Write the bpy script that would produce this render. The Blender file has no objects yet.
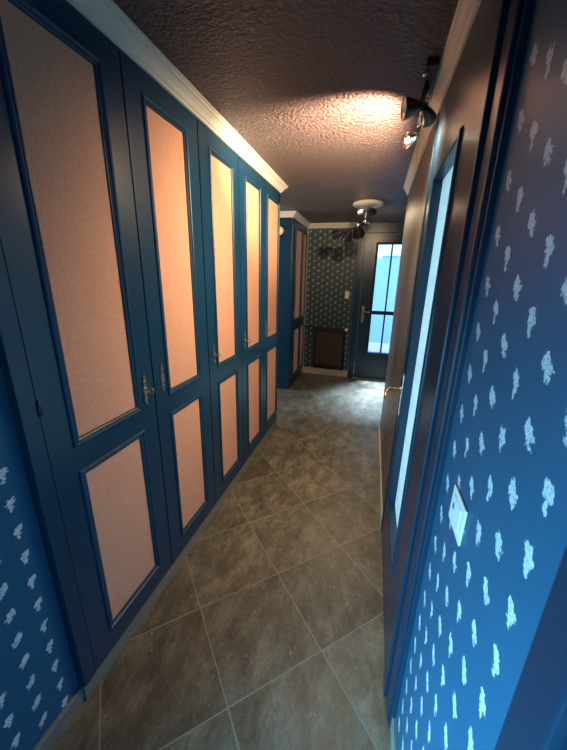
import bpy, bmesh, math, random
from mathutils import Vector, Matrix
random.seed(7)
sc = bpy.context.scene
COL = sc.collection
PI = math.pi
H = 2.444            # ceiling
ZC = 2.380           # underside of the cornices
YF = 5.40            # end wall
XN = 1.170           # near right wall
XD = 1.143           # face of right door / wall beyond it

# ------------------------------------------------------------------ materials
def mat(name):
    m = bpy.data.materials.new(name); m.use_nodes = True
    nt = m.node_tree; nt.nodes.clear()
    out = nt.nodes.new('ShaderNodeOutputMaterial')
    return m, nt, out

class N:
    """tiny helper to chain nodes"""
    def __init__(s, nt): s.nt = nt
    def new(s, t, **kw):
        n = s.nt.nodes.new(t)
        for k, v in kw.items(): setattr(n, k, v)
        return n
    def link(s, a, b): s.nt.links.new(a, b)
    def setin(s, sock, v):
        if isinstance(v, bpy.types.NodeSocket): s.link(v, sock)
        else: sock.default_value = v
    def math(s, op, a, b=0.0, c=None):
        n = s.new('ShaderNodeMath', operation=op)
        s.setin(n.inputs[0], a); s.setin(n.inputs[1], b)
        if c is not None: s.setin(n.inputs[2], c)
        return n.outputs[0]
    def mix(s, f, a, b):
        n = s.new('ShaderNodeMix', data_type='RGBA')
        s.setin(n.inputs[0], f); s.setin(n.inputs[6], a); s.setin(n.inputs[7], b)
        return n.outputs[2]
    def noise(s, vec, scale, detail=2.0, rough=.5):
        n = s.new('ShaderNodeTexNoise')
        if vec is not None: s.link(vec, n.inputs['Vector'])
        n.inputs['Scale'].default_value = scale; n.inputs['Detail'].default_value = detail
        n.inputs['Roughness'].default_value = rough
        return n.outputs[0]
    def ramp(s, f, stops):
        n = s.new('ShaderNodeValToRGB'); s.link(f, n.inputs[0])
        e = n.color_ramp.elements
        while len(e) < len(stops): e.new(.5)
        for i, (p, c) in enumerate(stops):
            e[i].position = p; e[i].color = c if len(c) == 4 else (*c, 1)
        return n.outputs[0]
    def smooth(s, v, lo, hi, a=0., b=1.):
        n = s.new('ShaderNodeMapRange', interpolation_type='SMOOTHSTEP')
        s.setin(n.inputs[0], v); n.inputs[1].default_value = lo; n.inputs[2].default_value = hi
        n.inputs[3].default_value = a; n.inputs[4].default_value = b
        return n.outputs[0]
    def coord(s):
        return s.new('ShaderNodeTexCoord').outputs['Object']
    def bump(s, h, strength, dist):
        n = s.new('ShaderNodeBump'); s.link(h, n.inputs['Height'])
        n.inputs['Strength'].default_value = strength; n.inputs['Distance'].default_value = dist
        return n.outputs[0]
    def bsdf(s, out, color, rough=.5, metal=0., spec=.5, normal=None, coat=0.):
        p = s.new('ShaderNodeBsdfPrincipled')
        s.setin(p.inputs['Base Color'], color if isinstance(color, bpy.types.NodeSocket) else (*color, 1))
        s.setin(p.inputs['Roughness'], rough); p.inputs['Metallic'].default_value = metal
        p.inputs['Specular IOR Level'].default_value = spec; p.inputs['Coat Weight'].default_value = coat
        if normal is not None: s.link(normal, p.inputs['Normal'])
        s.link(p.outputs[0], out.inputs[0]); return p

def plain(name, col, rough=.5, metal=0., spec=.5, vary=.12, scale=6., bumpy=0., bscale=60.):
    m, nt, out = mat(name); n = N(nt); c = n.coord()
    f = n.noise(c, scale, 4)
    lo = tuple(x*(1-vary) for x in col)+(1,); hi = tuple(min(1, x*(1+vary)) for x in col)+(1,)
    color = n.mix(f, lo, hi)
    nm = n.bump(n.noise(c, bscale, 3), bumpy, .004) if bumpy else None
    n.bsdf(out, color, rough, metal, spec, nm); return m

def emit(name, col, st):
    m, nt, out = mat(name); n = N(nt)
    e = n.new('ShaderNodeEmission'); e.inputs[0].default_value = (*col, 1); e.inputs[1].default_value = st
    n.link(e.outputs[0], out.inputs[0]); return m

def paint(name, col, rough=.33, spec=.5):
    # brushed gloss paint on joinery
    m, nt, out = mat(name); n = N(nt); c = n.coord()
    mp = n.new('ShaderNodeMapping'); n.link(c, mp.inputs[0]); mp.inputs['Scale'].default_value = (60, 60, 3)
    g = n.noise(mp.outputs[0], 1.0, 3)
    f = n.noise(c, 3.0, 3)
    color = n.mix(f, tuple(x*.85 for x in col)+(1,), tuple(x*1.15 for x in col)+(1,))
    rg = n.smooth(g, .3, .7, rough-.015, rough+.02)
    n.bsdf(out, color, rg, 0, spec, n.bump(f, .02, .001)); return m

def wallpaper(name, axis, u0, v0, base=(.013, .098, .190), flower=(.62, .70, .74)):
    m, nt, out = mat(name); n = N(nt); c = n.coord()
    # wobble so the sprigs look printed by hand
    nz = n.new('ShaderNodeTexNoise'); n.link(c, nz.inputs['Vector']); nz.inputs['Scale'].default_value = 110; nz.inputs['Detail'].default_value = 2
    sx = n.new('ShaderNodeSeparateXYZ'); n.link(c, sx.inputs[0])
    sn = n.new('ShaderNodeSeparateColor'); n.link(nz.outputs['Color'], sn.inputs[0])
    U = n.math('ADD', sx.outputs[axis], n.math('MULTIPLY', n.math('SUBTRACT', sn.outputs[0], .5), .022))
    V = n.math('ADD', sx.outputs[2], n.math('MULTIPLY', n.math('SUBTRACT', sn.outputs[1], .5), .022))
    PU, PV = .1545, .0985
    def local(off):
        pu = n.math('ADD', n.math('DIVIDE', n.math('SUBTRACT', U, u0), PU), .5 + off)
        pv = n.math('ADD', n.math('DIVIDE', n.math('SUBTRACT', V, v0), PV), .5 + off)
        # every second row of one sublattice leans the other way
        lu = n.math('MULTIPLY', n.math('SUBTRACT', n.math('FRACT', pu), .5), PU)
        lv = n.math('MULTIPLY', n.math('SUBTRACT', n.math('FRACT', pv), .5), PV)
        return lu, lv, pv
    def blobs(lu, lv, L):
        d = None
        for (a, b, r) in L:
            dx = n.math('SUBTRACT', lu, a); dy = n.math('SUBTRACT', lv, b)
            q = n.math('SUBTRACT', n.math('SQRT', n.math('ADD', n.math('MULTIPLY', dx, dx), n.math('MULTIPLY', dy, dy))), r)
            d = q if d is None else n.math('MINIMUM', d, q)
        return d
    lu, lv, pv = local(0.)
    A = blobs(lu, lv, [(.001, .009, .0108), (.007, .015, .007), (-.007, .003, .007), (-.001, -.008, .0058), (-.003, -.017, .0048)])
    lu, lv, pv = local(.5)
    B = blobs(lu, lv, [(.004, .004, .0112), (.008, .013, .007), (-.011, -.002, .0055), (-.002, -.011, .006), (-.009, -.016, .0042)])
    d = n.math('MINIMUM', A, B)
    mask = n.smooth(d, -.0012, .0016, 1., 0.)
    mot = n.noise(c, 260, 3)
    mask = n.math('MULTIPLY', mask, n.smooth(mot, .30, .58, .45, 1.))
    f = n.noise(c, 9, 3)
    bg = n.mix(f, tuple(x*.88 for x in base)+(1,), tuple(x*1.12 for x in base)+(1,))
    color = n.mix(mask, bg, (*flower, 1))
    weave = n.noise(c, 420, 2)
    n.bsdf(out, color, .42, 0, .4, n.bump(weave, .1, .001)); return m

def floor_material():
    m, nt, out = mat('stone_tiles'); n = N(nt); c = n.coord()
    a = math.radians(43.3); T = .4435; x0, y0 = .2385, 1.057
    sx = n.new('ShaderNodeSeparateXYZ'); n.link(c, sx.inputs[0])
    X = n.math('SUBTRACT', sx.outputs[0], x0); Y = n.math('SUBTRACT', sx.outputs[1], y0)
    u = n.math('DIVIDE', n.math('ADD', n.math('MULTIPLY', X, math.cos(a)), n.math('MULTIPLY', Y, math.sin(a))), T)
    v = n.math('DIVIDE', n.math('ADD', n.math('MULTIPLY', X, -math.sin(a)), n.math('MULTIPLY', Y, math.cos(a))), T)
    def edge(t):
        fr = n.math('FRACT', t)
        return n.math('MINIMUM', fr, n.math('SUBTRACT', 1., fr))
    e = n.math('MINIMUM', edge(u), edge(v))
    grout = n.smooth(e, .004, .0085, 1., 0.)
    cell = n.new('ShaderNodeCombineXYZ')
    n.link(n.math('FLOOR', u), cell.inputs[0]); n.link(n.math('FLOOR', v), cell.inputs[1])
    wn = n.new('ShaderNodeTexWhiteNoise', noise_dimensions='3D'); n.link(cell.outputs[0], wn.inputs['Vector'])
    # streaky stone: stretched noise, shifted from tile to tile
    off = n.new('ShaderNodeVectorMath', operation='MULTIPLY_ADD')
    n.link(wn.outputs['Color'], off.inputs[0]); off.inputs[1].default_value = (7, 7, 7); n.link(c, off.inputs[2])
    mp = n.new('ShaderNodeMapping'); n.link(off.outputs[0], mp.inputs[0])
    mp.inputs['Rotation'].default_value = (0, 0, math.radians(-14)); mp.inputs['Scale'].default_value = (12, 6, 1)
    s1 = n.math('ADD', n.math('MULTIPLY', n.noise(mp.outputs[0], .9, 4, .6), .55), n.math('MULTIPLY', n.noise(mp.outputs[0], 4.2, 10, .78), .45))
    s2 = n.noise(off.outputs[0], 62, 6, .75)
    base = n.ramp(s1, [(.34, (.048, .043, .031)), (.5, (.128, .115, .084)), (.64, (.250, .226, .168))])
    speck = n.smooth(s2, .52, .62)
    streak = n.smooth(n.noise(mp.outputs[0], 5.0, 6, .75), .54, .66)
    base = n.mix(n.math('MULTIPLY', n.math('MULTIPLY', speck, streak), .9), base, (.46, .43, .37, 1))
    dark = n.smooth(s2, .28, .42, .62, 1.)
    tone = n.math('MULTIPLY', n.smooth(wn.outputs['Value'], 0, 1, .82, 1.15), dark)
    ms = n.new('ShaderNodeMix', data_type='RGBA', blend_type='MULTIPLY'); ms.inputs[0].default_value = 1
    n.link(base, ms.inputs[6]); n.link(tone, ms.inputs[7])
    col = n.mix(n.math('MULTIPLY', grout, .85), ms.outputs[2], (.27, .245, .205, 1))
    rough = n.math('ADD', n.smooth(s1, .3, .7, .34, .48), n.math('MULTIPLY', grout, .35))
    hgt = n.math('SUBTRACT', n.math('MULTIPLY', s2, .35), grout)
    n.bsdf(out, col, rough, 0, .5, n.bump(hgt, .25, .002)); return m

def ceiling_material():
    m, nt, out = mat('textured_plaster'); n = N(nt); c = n.coord()
    a = n.noise(c, 52, 3, .6); b = n.noise(c, 130, 2, .5)
    h = n.math('ADD', n.smooth(a, .38, .66), n.math('MULTIPLY', b, .3))
    f = n.noise(c, 2.2, 3)
    col = n.mix(f, (.130, .080, .086, 1), (.170, .107, .110, 1))
    n.bsdf(out, col, .42, 0, .6, n.bump(h, .9, .045)); return m

def fabric():
    m, nt, out = mat('pink_woven_panel'); n = N(nt); c = n.coord()
    mp = n.new('ShaderNodeMapping'); n.link(c, mp.inputs[0]); mp.inputs['Scale'].default_value = (1, 1, .18)
    w = n.noise(mp.outputs[0], 380, 3); w2 = n.noise(c, 150, 3)
    f = n.noise(c, 4, 4)
    c1 = n.mix(f, (.60, .295, .192, 1), (.68, .340, .225, 1))
    col = n.mix(n.smooth(n.math('MULTIPLY', w, w2), .17, .36, 0, .45), c1, (.80, .48, .34, 1))
    n.bsdf(out, col, .85, 0, .15, n.bump(w, .2, .001)); return m

def frosted(name, col, clear=0.0):
    m, nt, out = mat(name); n = N(nt); c = n.coord()
    mp = n.new('ShaderNodeMapping'); n.link(c, mp.inputs[0]); mp.inputs['Scale'].default_value = (3, 3, 22)
    w = n.noise(mp.outputs[0], 1.0, 3)
    t = n.new('ShaderNodeBsdfTranslucent')
    n.link(n.mix(w, tuple(x*.86 for x in col)+(1,), tuple(min(1, x*1.06) for x in col)+(1,)), t.inputs[0])
    g = n.new('ShaderNodeBsdfGlossy'); g.inputs[1].default_value = .25
    fr = n.new('ShaderNodeFresnel'); fr.inputs[0].default_value = 1.35
    mx = n.new('ShaderNodeMixShader'); n.link(n.math('MULTIPLY', fr.outputs[0], .35), mx.inputs[0])
    n.link(t.outputs[0], mx.inputs[1]); n.link(g.outputs[0], mx.inputs[2]); last = mx.outputs[0]
    n.link(last, out.inputs[0]); return m

def clear_glass(name):
    m, nt, out = mat(name); n = N(nt)
    t = n.new('ShaderNodeBsdfTransparent'); t.inputs[0].default_value = (.93, .97, 1, 1)
    g = n.new('ShaderNodeBsdfGlossy'); g.inputs[1].default_value = .04
    fr = n.new('ShaderNodeLayerWeight'); fr.inputs[0].default_value = .5
    mx = n.new('ShaderNodeMixShader'); n.link(n.math('ADD', .03, n.math('MULTIPLY', n.math('POWER', fr.outputs[1], 4.0), .5)), mx.inputs[0])
    n.link(t.outputs[0], mx.inputs[1]); n.link(g.outputs[0], mx.inputs[2]); n.link(mx.outputs[0], out.inputs[0]); return m

BLUE = paint('petrol_blue_paint', (.0036, .037, .084))
BLUE_DOOR = paint('dark_blue_door_paint', (.006, .028, .062), .30)
TRIMBLUE = paint('petrol_blue_moulding', (.0040, .044, .100), .46)
GAPSHADE = plain('gap_shade', (.004, .008, .014), .6)  # near-black colour standing in for shade in the door gaps
PINK = fabric()
WHITE = plain('white_cornice_paint', (.66, .62, .54), .45, vary=.05)
CREAM = plain('cream_skirting', (.46, .41, .33), .5)
STONE = plain('pale_stone_skirting', (.20, .20, .17), .5, vary=.3, scale=30)
FLOOR = floor_material(); CEIL = ceiling_material()
WP_R = wallpaper('sprig_wallpaper_right', 1, .563, 1.275)
WP_L = wallpaper('sprig_wallpaper_left', 1, .541, .972)
WP_F = wallpaper('sprig_wallpaper_end_warm_lit', 0, .10, 1.30, (.026, .048, .058), (.30, .36, .36))  # same blue paper; the look under warm light is put into a greyer base
WP_B = wallpaper('sprig_wallpaper_beyond_sheen', 1, .563, 1.275, (.120, .110, .098), (.30, .33, .33))  # same blue paper; grazing sheen is painted in as a paler base
PLAIN_WALL = plain('plain_wall', (.20, .2, .2), .7)
BLACK = plain('black_metal', (.012, .011, .011), .38, .0, .5)
CHROME = plain('chrome', (.75, .72, .68), .16, 1., vary=.03)
BRASS = plain('worn_brass', (.48, .36, .19), .32, 1., vary=.3, scale=60)
PEWTER = plain('antique_pewter', (.42, .38, .29), .38, 1., vary=.35, scale=120)
PLASTIC = plain('white_plastic', (.78, .78, .76), .35, vary=.03)
BROWN = plain('brown_radiator_enamel', (.055, .026, .016), .42, vary=.2)
BROWN2 = plain('dark_brown_radiator_trim', (.010, .005, .004), .4, vary=.2)
CREAM_EN = plain('cream_enamel', (.70, .62, .48), .35, vary=.04)
FROST = frosted('frosted_glass', (.62, .74, .75))
GLASS = clear_glass('door_glass')
BULB = emit('bulb_glow', (1, .82, .58), 14)
DIMBULB = emit('bulb_dim', (1, .80, .6), .12)
LAMPGLOW = plain('opal_lamp_glass', (.80, .74, .55), .25)
FACADE = plain('pale_blue_render', (.30, .58, .86), .8, vary=.04)
FACADE2 = plain('white_render', (.82, .84, .84), .8, vary=.03)
PAVE = plain('pale_paving', (.2, .21, .21), .8)

# ------------------------------------------------------------------ mesh helpers
def box(bm, x0, x1, y0, y1, z0, z1, bev=0.):
    r = bmesh.ops.create_cube(bm, size=1.)
    vs = r['verts']
    for v in vs:
        v.co = Vector((x0+(v.co.x+.5)*(x1-x0), y0+(v.co.y+.5)*(y1-y0), z0+(v.co.z+.5)*(z1-z0)))
    if bev:
        es = list({e for v in vs for e in v.link_edges})
        bmesh.ops.bevel(bm, geom=es, offset=bev, segments=2, affect='EDGES', profile=.6)

def frame_axes(d):
    d = Vector(d).normalized()
    a = Vector((0, 0, 1)) if abs(d.z) < .9 else Vector((1, 0, 0))
    u = d.cross(a).normalized(); return d, u, d.cross(u).normalized()

def lathe(bm, o, d, prof, seg=24, caps=True):
    """prof: list of (distance along d, radius)"""
    o = Vector(o); d, u, w = frame_axes(d); rings = []
    for (t, r) in prof:
        rings.append([bm.verts.new(o+d*t+(u*math.cos(2*PI*k/seg)+w*math.sin(2*PI*k/seg))*max(r, 1e-4)) for k in range(seg)])
    for a, b in zip(rings, rings[1:]):
        for k in range(seg):
            f = bm.faces.new((a[k], a[(k+1) % seg], b[(k+1) % seg], b[k])); f.smooth = True
    if caps:
        bm.faces.new(list(reversed(rings[0]))); bm.faces.new(rings[-1])

def tube(bm, pts, r, seg=10):
    pts = [Vector(p) for p in pts]; rings = []
    for i, p in enumerate(pts):
        d = (pts[min(i+1, len(pts)-1)]-pts[max(i-1, 0)])
        d, u, w = frame_axes(d)
        rings.append([bm.verts.new(p+(u*math.cos(2*PI*k/seg)+w*math.sin(2*PI*k/seg))*r) for k in range(seg)])
    for a, b in zip(rings, rings[1:]):
        for k in range(seg):
            f = bm.faces.new((a[k], a[(k+1) % seg], b[(k+1) % seg], b[k])); f.smooth = True
    bm.faces.new(list(reversed(rings[0]))); bm.faces.new(rings[-1])

def sphere(bm, c, r, sx=1, sy=1, sz=1):
    bmesh.ops.create_uvsphere(bm, u_segments=16, v_segments=10, radius=1,
        matrix=Matrix.Translation(c) @ Matrix.Diagonal((r*sx, r*sy, r*sz, 1)))

def torus(bm, c, axis, R, r, seg=20, sec=8, sq=1.):
    c = Vector(c); d, u, w = frame_axes(axis); rings = []
    for k in range(seg):
        a = 2*PI*k/seg; e = u*math.cos(a)+w*math.sin(a)*sq
        rings.append([bm.verts.new(c+e*R+(e.normalized()*math.cos(2*PI*j/sec)+d*math.sin(2*PI*j/sec))*r) for j in range(sec)])
    for k in range(seg):
        a, b = rings[k], rings[(k+1) % seg]
        for j in range(sec):
            f = bm.faces.new((a[j], a[(j+1) % sec], b[(j+1) % sec], b[j])); f.smooth = True

def sweep(bm, path, prof):
    """horizontal path [(x,y)], closed profile [(offset to the right of travel, z)], mitred corners"""
    P = [Vector((x, y)) for x, y in path]; rings = []
    for i, p in enumerate(P):
        din = (p-P[i-1]).normalized() if i else (P[1]-p).normalized()
        dout = (P[i+1]-p).normalized() if i < len(P)-1 else din
        n1 = Vector((din.y, -din.x)); n2 = Vector((dout.y, -dout.x))
        m = (n1+n2); m = m/(m.dot(n1)) if m.length > 1e-6 else n1
        rings.append([bm.verts.new((p.x+m.x*o, p.y+m.y*o, z)) for o, z in prof])
    K = len(prof)
    for a, b in zip(rings, rings[1:]):
        for k in range(K): bm.faces.new((a[k], a[(k+1) % K], b[(k+1) % K], b[k]))
    bm.faces.new(rings[0]); bm.faces.new(list(reversed(rings[-1])))

def rect_frame(bm, o, ea, eb, en, a0, a1, b0, b1, prof):
    """mitred moulding round the rectangle a0..a1 x b0..b1; prof: closed [(outward from opening, height along en)]"""
    o, ea, eb, en = map(Vector, (o, ea, eb, en)); rings = []
    for (sa, sb) in ((-1, -1), (1, -1), (1, 1), (-1, 1)):
        rings.append([bm.verts.new(o+ea*((a1 if sa > 0 else a0)+sa*u)+eb*((b1 if sb > 0 else b0)+sb*u)+en*h) for u, h in prof])
    K = len(prof)
    for i in range(4):
        a, b = rings[i], rings[(i+1) % 4]
        for k in range(K): bm.faces.new((a[k], a[(k+1) % K], b[(k+1) % K], b[k]))

def obj(name, bm, m, parent=None):
    bmesh.ops.recalc_face_normals(bm, faces=bm.faces)
    me = bpy.data.meshes.new(name); bm.to_mesh(me); bm.free()
    me.materials.append(m)
    o = bpy.data.objects.new(name, me); COL.objects.link(o)
    if parent is not None:
        o.parent = parent
        o.matrix_parent_inverse = world_of(parent).inverted()
    return o
def world_of(o):
    w = Matrix.Translation(o.location)
    p = o.parent
    return (world_of(p) @ o.matrix_parent_inverse @ w) if p else w
def empty(name, loc):
    o = bpy.data.objects.new(name, None); o.empty_display_size = .1; COL.objects.link(o); o.location = loc; return o
def tag(o, label, cat, group=None, kind=None):
    o['label'] = label; o['category'] = cat
    if group: o['group'] = group
    if kind: o['kind'] = kind
    return o
def B(*boxes, bev=0.):
    bm = bmesh.new()
    for b in boxes: box(bm, *b, bev=bev)
    return bm
def struct(name, bm, m, label, cat):
    return tag(obj(name, bm, m), label, cat, kind='structure')

# ------------------------------------------------------------------ the setting
YB = -2.4
struct('floor', B((-2.2, 1.9, YB, YF+.2, -.1, 0)), FLOOR, 'grey brown stone tiles laid diagonally with pale joints', 'floor')
struct('ceiling', B((-2.2, 1.9, YB, YF+.2, H, H+.12)), CEIL, 'dark mauve ceiling with rough plaster texture', 'ceiling')
XL = -.028
struct('wall_left', B((-.18, XL, -.35, .598, 0, H), (-.18, XL, YB, -1.45, 0, H), (-.18, XL, -1.45, -.35, 0, .20), (-.18, XL, -1.45, -.35, 1.20, H)), WP_L, 'blue wallpaper with pale sprigs left of the wardrobe', 'wall')
NICHE = B((-.75, -.65, .598, 3.19, 0, H), (-2.2, -.65, 3.09, 3.19, 0, H), (-2.2, -1.4, 4.98, 5.08, 0, H),
          (-1.45, -1.35, 4.42, 5.0, 0, H),
          (-2.2, -2.1, 3.19, 3.55, 0, H), (-2.2, -2.1, 4.40, 5.0, 0, H), (-2.2, -2.1, 3.55, 4.40, 2.1, H), (-2.2, -2.1, 3.55, 4.40, 0, .25),
          (-1.4, -.16, 5.39, 5.5, 0, H))
struct('wall_side', NICHE, PLAIN_WALL, 'plain walls of the side passage behind the wardrobes', 'wall')
struct('wall_right', B((XN, 1.32, .352, .875, 0, H), (XN, 1.32, YB, -.62, 0, H), (XN, 1.32, -.62, .352, 2.15, H)), WP_R,
       'blue wallpaper with pale sprigs beside the door frame', 'wall')
struct('wall_right_beyond', B((XD, 1.27, 1.875, 3.42, 0, H), (1.27, 1.86, 3.30, 3.42, 0, H), (1.76, 1.86, 3.42, YF, 0, H)), WP_B,
       'sprigged wallpaper with painted-in sheen between the glazed side door and the corner', 'wall')
struct('wall_end', B((-.70, .62, YF, YF+.14, 0, H), (1.60, 1.9, YF, YF+.14, 0, H)), WP_F, 'sprigged wallpaper behind the radiator, greyed by painted-in warm light', 'wall')
struct('wall_behind', B((-.18, 1.32, YB-.1, YB, 0, H)),
       PLAIN_WALL, 'plain wall behind the viewer', 'wall')

CPROF = [(-.03, ZC), (.010, ZC), (.013, ZC+.010), (.020, ZC+.014), (.030, ZC+.030), (.044, ZC+.043), (.052, ZC+.045), (.054, ZC+.054), (.062, ZC+.056), (.063, H+.01), (-.03, H+.01)]
bm = bmesh.new(); sweep(bm, [(0, YB), (0, 3.19), (-1.2, 3.19)], CPROF)
struct('trim_1', bm, WHITE, 'white moulded cornice along the top of the long wardrobe', 'cornice')
bm = bmesh.new(); sweep(bm, [(-1.4, 4.42), (-.185, 4.42), (-.185, YF), (.60, YF)], CPROF)
struct('trim_2', bm, WHITE, 'white cornice around the far cupboard and end wall', 'cornice')
RPROF = [(-.03 if o < 0 else o*.72, z if z > H else H-(H-z)*1.25) for o, z in CPROF]
bm = bmesh.new(); sweep(bm, [(1.78, 3.42), (XD, 3.42), (XD, YB)], RPROF)
struct('trim_3', bm, WHITE, 'pale cornice above the glazed side door', 'cornice')

SK = lambda t, h: [(-.01, 0), (t, 0), (t, h-.006), (t-.004, h), (-.01, h)]
bm = bmesh.new(); sweep(bm, [(XL, YB), (XL, .598)], SK(.014, .072))
struct('baseboard_left', bm, STONE, 'pale stone skirting under the left wallpaper', 'skirting')
bm = bmesh.new(); sweep(bm, [(-.18, YF), (.62, YF)], SK(.016, .11))
struct('baseboard_end', bm, CREAM, 'cream skirting below the radiator', 'skirting')
bm = bmesh.new(); sweep(bm, [(XN, .849), (XN, .354)], SK(.012, .07))
struct('baseboard_right', bm, STONE, 'pale skirting under the near right wallpaper', 'skirting')
bm = bmesh.new(); sweep(bm, [(1.76, YF), (1.76, 3.42), (XD, 3.42), (XD, 1.90)], SK(.010, .07))
struct('baseboard_beyond', bm, CREAM, 'skirting past the glazed side door', 'skirting')

# windows that let the daylight in (side passage and behind the viewer)
def window(name, bm, label):
    return struct(name, bm, plain(name+'_paint', (.6, .6, .58), .4), label, 'window')
window('window_1', B((-2.17, -2.12, 3.55, 3.60, .25, 2.1), (-2.17, -2.12, 4.35, 4.40, .25, 2.1), (-2.17, -2.12, 3.60, 4.35, .25, .31), (-2.17, -2.12, 3.60, 4.35, 2.04, 2.1), (-2.16, -2.13, 3.96, 4.0, .31, 2.04)),
       'white window frame in the side passage')
window('window_2', B((-.15, -.10, -1.45, -1.40, .20, 1.20), (-.15, -.10, -.40, -.35, .20, 1.20), (-.15, -.10, -1.40, -.40, .20, .25), (-.15, -.10, -1.40, -.40, 1.15, 1.20), (-.14, -.11, -.92, -.88, .25, 1.15)),
       'white window frame left of the viewer')

# ------------------------------------------------------------------ wardrobes
MOULD = [(-.002, -.014), (-.002, .000), (.003, .004), (.008, .002), (.011, .007), (.016, .009), (.021, .006), (.023, -.002), (.023, -.014)]
def escutcheon(parent, x, y, z, key):
    bm = bmesh.new()
    # ornate pierced plate: outline symmetric about y, extruded along x
    out = [(.0, .072), (.004, .066), (.0075, .060), (.004, .053), (.009, .046), (.013, .040), (.009, .034), (.0055, .029), (.010, .022), (.0145, .012),
           (.015, 0), (.0145, -.012), (.010, -.022), (.0055, -.029), (.009, -.034), (.013, -.040), (.009, -.046), (.004, -.053), (.0075, -.060), (.004, -.066), (.0, -.072)]
    pts = [(a, b) for a, b in out] + [(-a, b) for a, b in reversed(out[1:-1])]
    f = bm.faces.new([bm.verts.new((x+.0005, y+a, z+b)) for a, b in pts])
    r = bmesh.ops.extrude_face_region(bm, geom=[f])
    for v in r['geom']:
        if isinstance(v, bmesh.types.BMVert): v.co.x += .0035
    for b, rr in ((.060, .0045), (.040, .0060), (-.040, .0060), (-.060, .0045)): sphere(bm, (x+.004, y, z+b), rr, .6, 1, 1)
    torus(bm, (x+.0045, y, z), (1, 0, 0), .0085, .0022, sq=1.3)
    e = obj('escutcheon', bm, PEWTER, parent)
    if key:
        bm = bmesh.new()
        tube(bm, [(x+.002, y, z), (x+.020, y, z)], .0028, 8)
        lathe(bm, (x+.017, y, z), (1, 0, 0), [(0, .0045), (.002, .0052), (.004, .0045)], 12)
        torus(bm, (x+.0335, y, z), (0, 1, 0), .0125, .0026, sq=1.)
        obj('key', bm, PEWTER if key == 1 else BRASS, parent)['label'] = 'metal key with a round bow'
    return e

def leaf(parent, x, y0, y1, z0, z1, pa, pb, zmid0, zmid1, zlo, zhi, esc=None):
    """panelled door leaf whose face lies in x = const; pa..pb is the panel's y range"""
    t = .022
    bm = B((x-t, x, y0, pa, z0, z1), (x-t, x, pb, y1, z0, z1), (x-t, x, pa, pb, z0, zlo), (x-t, x, pa, pb, zmid0, zmid1), (x-t, x, pa, pb, zhi, z1))
    d = obj('door', bm, BLUE, parent)
    for (a, b) in ((zlo, zmid0), (zmid1, zhi)):
        obj('fabric_panel', B((x-.016, x-.006, pa-.001, pb+.001, a-.001, b+.001)), PINK, d)['label'] = 'pink woven fabric panel'
        bm = bmesh.new(); rect_frame(bm, (x, 0, 0), (0, 1, 0), (0, 0, 1), (1, 0, 0), pa-.004, pb+.004, a-.004, b+.004, MOULD)
        obj('panel_moulding', bm, TRIMBLUE, d)
    if esc: escutcheon(d, x, *esc)
    return d

wd = empty('wardrobe', (-.3, 1.9, 0))
tag(wd, 'long built-in blue wardrobe with five pink panelled doors along the left', 'wardrobe', 'blue wardrobes with pink panels')
ZB, ZT = .080, 2.372
# carcass: back, ends, shelf top, posts and rails just behind the leaves
obj('carcass', B((-.64, -.62, .605, 3.185, .08, H-.02), (-.62, -.030, .605, .625, .08, H-.02), (-.62, -.0, 3.160, 3.185, .0, H-.02),
                 (-.62, -.03, .625, 3.16, .062, .08), (-.62, -.03, .625, 3.16, H-.05, H-.02), (-.03, -.001, .600, 3.185, ZT+.002, H-.01)), BLUE, wd)
obj('corner_post', B((-.030, .004, .600, .652, ZB, ZT+.004), bev=.003), BLUE, wd)
obj('gap_shade_sheet', B((-.040, -.028, .640, 3.16, ZB, ZT)), GAPSHADE, wd)  # dark sheet put in as painted shade behind the leaves
obj('plinth', B((-.10, -.004, .600, 3.185, 0, .079)), STONE, wd)['label'] = 'pale stone plinth strip'
specs = [(.656, 1.176, .768, 1.056, (1.117, 1.137, 1)), (1.184, 1.697, 1.305, 1.568, (1.243, 1.157, 0)),
         (1.706, 2.214, 1.836, 2.102, (1.772, 1.152, 2)), (2.222, 2.728, 2.350, 2.620, (2.290, 1.150, 2)), (2.736, 3.186, 2.846, 3.146, (2.800, 1.165, 2))]
for (y0, y1, pa, pb, esc) in specs:
    leaf(wd, 0., y0, y1, ZB, ZT, pa, pb, .936, 1.080, .205, 2.268, esc)
bm = bmesh.new(); tube(bm, [(.006, .6545, 1.212), (.006, .6545, 1.262)], .006, 8); obj('hinge', bm, BLUE, wd)
for (yy, z) in ((.6545, .42), (.6545, 2.05), (1.7015, .35), (1.7015, 2.10), (2.218, .35), (2.218, 2.10)):
    bm = bmesh.new(); tube(bm, [(.003, yy, z), (.003, yy, z+.05)], .004, 8); obj('hinge', bm, BLUE, wd)

fc = empty('wardrobe', (-.6, 4.9, 0))
tag(fc, 'smaller blue cupboard with narrow pink panels in the far left corner', 'wardrobe', 'blue wardrobes with pink panels')
XC = -.185
obj('carcass', B((-1.35, XC-.024, 4.42, 4.445, .0, H-.01), (-1.35, -1.33, 4.445, 5.38, 0, H-.01), (-1.33, XC-.024, 5.36, 5.38, 0, H-.01), (XC-.03, XC-.001, 4.445, 5.38, ZT+.002, H-.01)), BLUE, fc)
obj('corner_post', B((XC-.030, XC+.003, 4.42, 4.575, 0, ZT+.004), bev=.003), BLUE, fc)
obj('gap_shade_sheet', B((XC-.040, XC-.028, 4.45, 5.36, .05, ZT)), GAPSHADE, fc)  # painted shade sheet behind the far cupboard leaves
obj('plinth', B((XC-.05, XC-.006, 4.575, 5.38, 0, .078)), BLUE_DOOR, fc)
leaf(fc, XC, 4.580, 5.078, ZB, ZT, 4.705, 5.020, .860, 1.030, .165, 2.27, (4.645, 1.12, 0))
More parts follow.
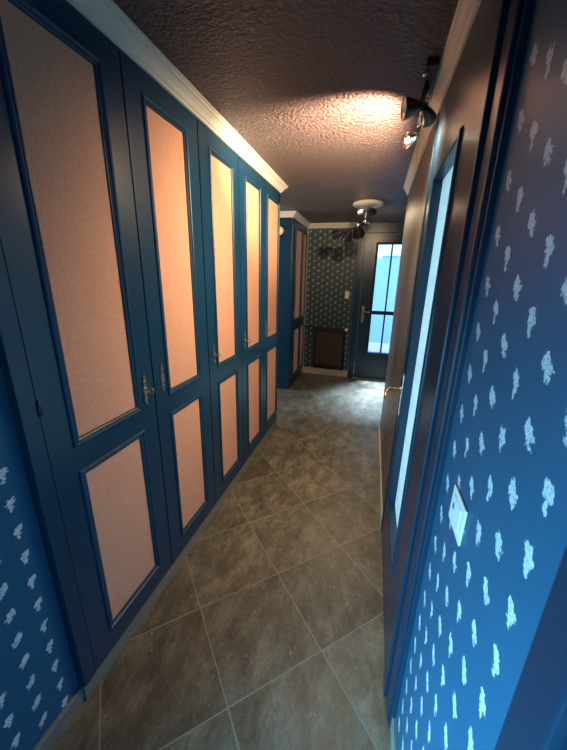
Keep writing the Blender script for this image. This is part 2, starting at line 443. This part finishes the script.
leaf(fc, XC, 5.084, 5.382, ZB, ZT, 5.150, 5.345, .860, 1.030, .165, 2.27)

# ------------------------------------------------------------------ right: glazed side door
d1 = tag(empty('door_1', (XD, 1.45, 0)), 'dark blue side door with one tall frosted pane', 'door', kind='structure')
ya, yb, za, zb = 1.225, 1.690, .365, 2.045
obj('door_leaf', B((XD, XD+.042, 1.018, ya, .008, ZC+.02), (XD, XD+.042, yb, 1.862, .008, ZC+.02), (XD, XD+.042, ya, yb, .008, za), (XD, XD+.042, ya, yb, zb, ZC+.02)), BLUE_DOOR, d1)
obj('glass_pane', B((XD+.034, XD+.040, ya-.002, yb+.002, za-.002, zb+.002)), FROST, d1)['label'] = 'tall frosted glass pane'
bm = bmesh.new(); rect_frame(bm, (XD, 0, 0), (0, 1, 0), (0, 0, 1), (-1, 0, 0), ya, yb, za, zb, [(-.004, -.03), (-.004, .005), (.002, .008), (.014, .008), (.019, .004), (.021, -.004), (.021, -.012), (.0, -.03)])
obj('glazing_moulding', bm, BLUE, d1)
bm = bmesh.new()
# stepped architrave on the near side of the door
box(bm, 1.156, 1.30, .850, .866, 0, H-.005, .003); box(bm, 1.146, 1.30, .866, .930, 0, H-.005, .006)
box(bm, 1.158, 1.30, .930, .944, 0, H-.005); box(bm, 1.136, 1.30, .944, 1.014, 0, H-.005, .005)
obj('door_frame', bm, BLUE_DOOR, d1)
obj('door_frame', B((XD-.006, 1.30, 1.866, 1.905, 0, ZC+.01), bev=.004), BLUE_DOOR, d1)
hy, hz = 1.785, 1.045
bm = B((XD-.007, XD, hy-.018, hy+.018, .895, 1.135), bev=.003)
bp = obj('handle_plate', bm, CHROME, d1)
bm = bmesh.new(); lathe(bm, (XD-.005, hy, hz), (-1, 0, 0), [(0, .013), (.010, .013), (.013, .009), (.055, .008), (.058, .006)], 16)
tube(bm, [(XD-.054, hy, hz), (XD-.066, hy-.010, hz+.002), (XD-.082, hy-.040, hz+.004), (XD-.092, hy-.085, hz), (XD-.094, hy-.100, hz-.012), (XD-.090, hy-.104, hz-.024)], .0075, 12)
obj('door_lever', bm, BRASS, bp)['label'] = 'brass lever handle'

# plain blue door closest to the viewer on the right
d3 = tag(empty('door_3', (XN, -.1, 0)), 'plain blue door at the lower right edge', 'door', kind='structure')
obj('door_frame', B((XN-.003, 1.32, .285, .352, 0, 2.2), (XN-.003, 1.32, -.64, -.56, 0, 2.2), (XN-.003, 1.32, -.56, .285, 2.1, 2.2), bev=.004), BLUE_DOOR, d3)
obj('door_leaf', B((XN+.012, XN+.05, -.558, .283, .008, 2.098), bev=.003), BLUE_DOOR, d3)
bm = bmesh.new(); lathe(bm, (XN+.012, -.48, 1.05), (-1, 0, 0), [(0, .02), (.006, .02), (.008, .009), (.05, .009)], 16); tube(bm, [(XN-.036, -.48, 1.05), (XN-.036, -.36, 1.045)], .008, 10)
obj('door_lever', bm, BRASS, d3)

# ------------------------------------------------------------------ end of hall: glazed front door
d2 = tag(empty('door_2', (1.1, YF, 0)), 'dark front door with four glass panes at the end of the hall', 'door', kind='structure')
gx0, gx1, gz0, gz1 = .915, 1.345, .465, 2.150
obj('door_frame', B((.625, .655, YF-.020, YF+.1, 0, H-.004), (.655, .725, YF-.034, YF+.1, 0, H-.004), (1.525, 1.605, YF-.034, YF+.1, 0, H-.004), (.725, 1.525, YF-.034, YF+.1, 2.30, H-.004), bev=.004), BLUE_DOOR, d2)
obj('door_leaf', B((.727, gx0, YF-.008, YF+.04, .008, 2.298), (gx1, 1.523, YF-.008, YF+.04, .008, 2.298), (gx0, gx1, YF-.008, YF+.04, .008, gz0), (gx0, gx1, YF-.008, YF+.04, gz1, 2.298)), BLUE_DOOR, d2)
bm = bmesh.new(); rect_frame(bm, (0, YF-.008, 0), (1, 0, 0), (0, 0, 1), (0, -1, 0), gx0, gx1, gz0, gz1, [(-.012, -.035), (-.012, .006), (.0, .014), (.014, .012), (.022, .0), (.022, -.01)])
obj('glazing_moulding', bm, BLUE_DOOR, d2)
obj('glazing_bar', B((1.117, 1.142, YF-.014, YF+.03, gz0, gz1), bev=.003), BLUE_DOOR, d2)
obj('glazing_bar', B((gx0, gx1, YF-.016, YF+.032, 1.090, 1.152), bev=.003), BLUE_DOOR, d2)
for (a, b) in ((gx0, 1.117), (1.142, gx1)):
    for (c, d) in ((gz0, 1.090), (1.152, gz1)):
        obj('glass_pane', B((a-.002, b+.002, YF+.008, YF+.013, c-.002, d+.002)), GLASS, d2)
bp = obj('handle_plate', B((.765, .805, YF-.016, YF-.008, .955, 1.215), bev=.003), BRASS, d2)
bm = bmesh.new(); lathe(bm, (.785, YF-.014, 1.13), (0, -1, 0), [(0, .012), (.01, .010), (.045, .009)], 14); tube(bm, [(.785, YF-.055, 1.13), (.82, YF-.060, 1.13), (.895, YF-.058, 1.124)], .009, 10)
obj('door_lever', bm, BRASS, bp)

# outdoors beyond the front door
struct('ground', B((-3, 5, YF+.14, 9.5, -.12, -.01)), PAVE, 'pale paving outside the front door', 'ground')
hs = empty('house', (1.2, 7.6, 0)); tag(hs, 'pale blue house front seen through the front door panes', 'building')
obj('facade', B((-2.5, 5, 7.6, 7.8, .22, 2.12)), FACADE, hs)
obj('plinth', B((-2.5, 5, 7.57, 7.8, -.01, .22)), FACADE2, hs)
obj('eaves_band', B((-2.5, 5, 7.55, 7.8, 2.12, 2.9)), FACADE2, hs)
LEDGE = plain('grey_blue_ledge', (.25, .45, .62), .7)
for z in (.78, 1.99): obj('ledge', B((1.62, 3.2, 7.55, 7.6, z, z+.04)), LEDGE, hs)

# ------------------------------------------------------------------ radiator
ra = empty('radiator', (.28, YF-.06, 0)); tag(ra, 'low brown ribbed radiator on the end wall beside the front door', 'radiator')
rx0, rx1, rz0, rz1 = .045, .500, .150, .835
bm = B((rx0, rx1, YF-.075, YF-.012, rz0+.03, rz1-.03))
k = 13
for i in range(k):
    a = rx0+.03+(rx1-rx0-.06)*i/(k-1)
    box(bm, a-.011, a+.011, YF-.090, YF-.070, rz0+.07, rz1-.075, .006)
obj('ribbed_body', bm, BROWN, ra)
obj('rail', B((rx0-.01, rx1+.01, YF-.092, YF-.010, rz1-.065, rz1), bev=.006), BROWN2, ra)
obj('rail', B((rx0-.01, rx1+.01, YF-.092, YF-.010, rz0, rz0+.06), bev=.006), BROWN2, ra)
obj('side_panel', B((rx0-.012, rx0+.012, YF-.088, YF-.010, rz0, rz1), bev=.004), BROWN2, ra)
obj('side_panel', B((rx1-.012, rx1+.012, YF-.088, YF-.010, rz0, rz1), bev=.004), BROWN2, ra)
bm = bmesh.new(); tube(bm, [(rx0, YF-.03, .838), (-.168, YF-.03, .842)], .011, 8); obj('pipe', bm, BROWN2, ra)
bm = bmesh.new(); tube(bm, [(rx1, YF-.05, .80), (.535, YF-.05, .80), (.535, YF-.05, .70), (.530, YF-.04, .11)], .012, 8); obj('pipe', bm, BLACK, ra)
bm = bmesh.new(); lathe(bm, (.522, YF-.05, .825), (.6, -.8, .1), [(0, .016), (.012, .022), (.05, .024), (.058, .019)], 16); obj('thermostat_valve', bm, PLASTIC, ra)

# ------------------------------------------------------------------ switches
sw = empty('light_switch', (XN, .675, 1.13)); tag(sw, 'white square switch plate on blue sprigged wallpaper at right', 'light switch')
obj('plate', B((XN-.006, XN, .626, .726, 1.085, 1.175), bev=.004), PLASTIC, sw)
obj('rocker', B((XN-.0078, XN-.004, .646, .706, 1.100, 1.160), bev=.003), PLASTIC, sw)
obj('indicator', B((XN-.0088, XN-.007, .690, .701, 1.128, 1.142), bev=.001), plain('grey_indicator', (.18, .14, .13), .4), sw)
s2 = empty('light_switch', (.51, YF, 1.38)); tag(s2, 'small white double switch on the end wall above the radiator', 'light switch')
obj('plate', B((.478, .545, YF-.010, YF, 1.322, 1.440), bev=.004), CREAM_EN, s2)
obj('rocker', B((.488, .535, YF-.015, YF-.008, 1.385, 1.430), bev=.003), PLASTIC, s2)
obj('rocker', B((.488, .535, YF-.015, YF-.008, 1.332, 1.377), bev=.003), PLASTIC, s2)

# ------------------------------------------------------------------ lamps
def head(parent, c, d, s=1., m=BLACK, lit=None, inner=None):
    """bell shaped spot head, back at c - d*..., open mouth towards d"""
    bm = bmesh.new(); c = Vector(c); d = Vector(d).normalized()
    P = [(-.050, .014), (-.048, .019), (-.030, .022), (-.022, .028), (.005, .038), (.035, .046), (.045, .048), (.045, .044), (.033, .041)]
    lathe(bm, c, d, [(t*s, r*s) for t, r in P], 24, True)
    h = obj('spot_head', bm, m, parent)
    bm = bmesh.new(); lathe(bm, c, d, [(.0405*s, .043*s), (.0345*s, .030*s), (.034*s, .016*s)], 20, False)
    obj('reflector', bm, inner or CHROME, h)
    bm = bmesh.new(); lathe(bm, c, d, [(.0342*s, .014*s), (.042*s, .014*s), (.046*s, .009*s), (.048*s, .003*s)], 16)
    obj('bulb', bm, BULB if lit else DIMBULB, h)
    return h
def spot(name, loc, d, energy, angle, blend=.4, col=(1, .74, .46), size=.025):
    l = bpy.data.lights.new(name, 'SPOT'); l.energy = energy; l.spot_size = math.radians(angle); l.spot_blend = blend
    l.color = col; l.shadow_soft_size = size
    o = bpy.data.objects.new(name, l); COL.objects.link(o); o.location = loc
    o.rotation_euler = Vector(d).to_track_quat('-Z', 'Y').to_euler(); return o
def area(name, loc, d, sx, sy, energy, col, spread=180):
    l = bpy.data.lights.new(name, 'AREA'); l.shape = 'RECTANGLE'; l.size = sx; l.size_y = sy; l.spread = math.radians(spread); l.energy = energy; l.color = col
    o = bpy.data.objects.new(name, l); COL.objects.link(o); o.location = loc
    o.rotation_euler = Vector(d).to_track_quat('-Z', 'Y').to_euler(); return o

# near lamp: black bar with three spots, on the ceiling above the side door
nl = empty('ceiling_spotlight', (1.066, 1.75, H)); tag(nl, 'black and chrome spotlight bar on the ceiling above the side door', 'spotlight', 'ceiling spotlights')
obj('base_bar', B((1.044, 1.092, 1.60, 1.90, H-.030, H), bev=.006), BLACK, nl)
hub = bmesh.new(); lathe(hub, (1.066, 1.74, H-.028), (0, 0, -1), [(0, .012), (.03, .010), (.036, .016), (.052, .016), (.058, .008)], 14)
tube(hub, [(1.066, 1.74, H-.08), (1.052, 1.76, 2.275)], .006); sphere(hub, (1.066, 1.74, H-.085), .016)
obj('arm', hub, CHROME, nl)
bm = bmesh.new(); tube(bm, [(1.064, 1.70, H-.02), (1.045, 1.715, 2.345)], .007); obj('arm', bm, BLACK, nl)
bm = bmesh.new(); tube(bm, [(1.070, 1.80, H-.02), (1.084, 1.78, 2.335)], .007); obj('arm', bm, BLACK, nl)
bm = bmesh.new(); sphere(bm, (1.046, 1.635, H-.038), .009); obj('screw', bm, CHROME, nl)
hA = head(nl, (1.018, 1.715, 2.332), (-.85, -.18, -.10), .85, BLACK, None, PEWTER)
hC = head(nl, (1.080, 1.75, 2.318), (.30, .8, -.25), .72, BLACK, None)
hB = head(nl, (1.030, 1.765, 2.236), (-.75, -.45, -.42), .68, CHROME, True)
# far lamp: cream ceiling rose with a cluster of spots
fl = empty('ceiling_spotlight', (.772, 4.0, H)); tag(fl, 'spotlight cluster under a round cream ceiling rose by the front door', 'spotlight', 'ceiling spotlights')
bm = bmesh.new(); lathe(bm, (.772, 4.03, H), (0, 0, -1), [(0, .150), (.006, .162), (.020, .166), (.032, .160), (.038, .140), (.040, .05), (.046, .03)], 40); obj('ceiling_rose', bm, CREAM_EN, fl)
bm = bmesh.new()
tube(bm, [(.765, 4.0, H-.04), (.760, 4.0, 2.25)], .010); lathe(bm, (.760, 4.0, 2.275), (0, 0, -1), [(0, .012), (.01, .024), (.035, .024), (.05, .012)], 16)
tube(bm, [(.765, 4.0, 2.37), (.725, 4.0, 2.36)], .007); tube(bm, [(.76, 4.0, 2.245), (.80, 3.99, 2.225)], .009); sphere(bm, (.806, 3.99, 2.222), .017)
obj('stem', bm, CHROME, fl)
bm = bmesh.new(); tube(bm, [(.760, 4.0, 2.235), (.70, 3.99, 2.19), (.60, 3.98, 2.14), (.47, 3.97, 2.13)], .013); obj('arm', bm, BLACK, fl)
head(fl, (.708, 3.99, 2.355), (-.15, -.9, -.25), .80, CHROME, True)
head(fl, (.815, 4.0, 2.355), (.3, .8, -.25), .95)
head(fl, (.690, 3.98, 2.155), (.15, .7, -.60), 1.45)
head(fl, (.585, 3.97, 2.105), (-.2, .65, -.65), 1.3)
head(fl, (.475, 3.96, 2.120), (-.7, .45, -.25), 1.2)

wl = empty('wall_lamp', (-.350, 4.42, 2.22)); tag(wl, 'round cream wall lamp with dark rim on the far cupboard side', 'wall lamp')
bm = bmesh.new(); lathe(bm, (-.352, 4.42, 2.219), (0, -1, 0), [(0, .078), (.02, .078), (.026, .068), (.026, .058)], 28); obj('rim', bm, BLACK, wl)
bm = bmesh.new(); lathe(bm, (-.352, 4.398, 2.219), (0, -1, 0), [(0, .056), (.014, .050), (.026, .034), (.032, .012), (.033, .001)], 24); obj('lamp_shade', bm, LAMPGLOW, wl)

# ------------------------------------------------------------------ light
def kid(l, p):
    l.parent = p; l.matrix_parent_inverse = world_of(p).inverted()
WARM = (1, .72, .43)
kid(spot('spot_light', (.985, 1.79, 2.245), (-.64, .74, .34), 165, 100, .8, WARM, .03), nl)
kid(spot('spot_light', (.975, 1.745, 2.20), (-.72, .36, -.70), 80, 150, 1., WARM), nl)
kid(spot('spot_light', (1.055, 1.76, 2.285), (.55, .05, -.62), 40, 112, .8, WARM, .07), nl)
kid(spot('spot_light', (.70, 3.94, 2.345), (.40, -.70, -.85), 26, 84, .8, WARM, .04), fl)
kid(spot('spot_light', (.83, 4.07, 2.33), (.25, .85, -.5), 9, 125, .8, WARM, .1), fl)
DAY = (.50, .74, 1.0)
area('daylight', (-.22, -.9, .72), (1, .5, -.30), 1.05, .95, 75, (.24, .69, 1.0), 98)
area('daylight', (-2.25, 3.975, 1.25), (1, -.15, -.45), .85, 1.7, 22, (.90, .95, 1.0))
area('daylight', (1.1, 6.25, 3.6), (0, -.45, -.9), 1.2, .8, 420, (.66, .84, 1.0), 75)
w = bpy.data.worlds.new('sky'); sc.world = w; w.use_nodes = True
bgn = w.node_tree.nodes['Background']; bgn.inputs[0].default_value = (.62, .84, 1.0, 1); bgn.inputs[1].default_value = 2.0

# ------------------------------------------------------------------ camera
yaw, pitch, roll, f = -.2655, -.2973, .0221, 317.83
cy, sy = math.cos(yaw), math.sin(yaw)
fw = Vector((sy*math.cos(pitch), cy*math.cos(pitch), math.sin(pitch))); r = Vector((cy, -sy, 0)); u = r.cross(fw)
r2 = r*math.cos(roll)+u*math.sin(roll); u2 = -r*math.sin(roll)+u*math.cos(roll)
cam = bpy.data.cameras.new('camera'); co = bpy.data.objects.new('camera', cam); COL.objects.link(co)
co.matrix_world = Matrix(((r2.x, u2.x, -fw.x, .9397), (r2.y, u2.y, -fw.y, 0), (r2.z, u2.z, -fw.z, 1.6275), (0, 0, 0, 1)))
cam.sensor_fit = 'HORIZONTAL'; cam.sensor_width = 36; cam.lens = f/567*36; cam.clip_start = .02
sc.camera = co
sc.view_settings.view_transform = 'Standard'; sc.view_settings.look = 'None'; sc.view_settings.gamma = 1; sc.view_settings.exposure = .66
sc.view_settings.use_curve_mapping = False
sc.cycles.use_denoising = True
sc.cycles.max_bounces = 8
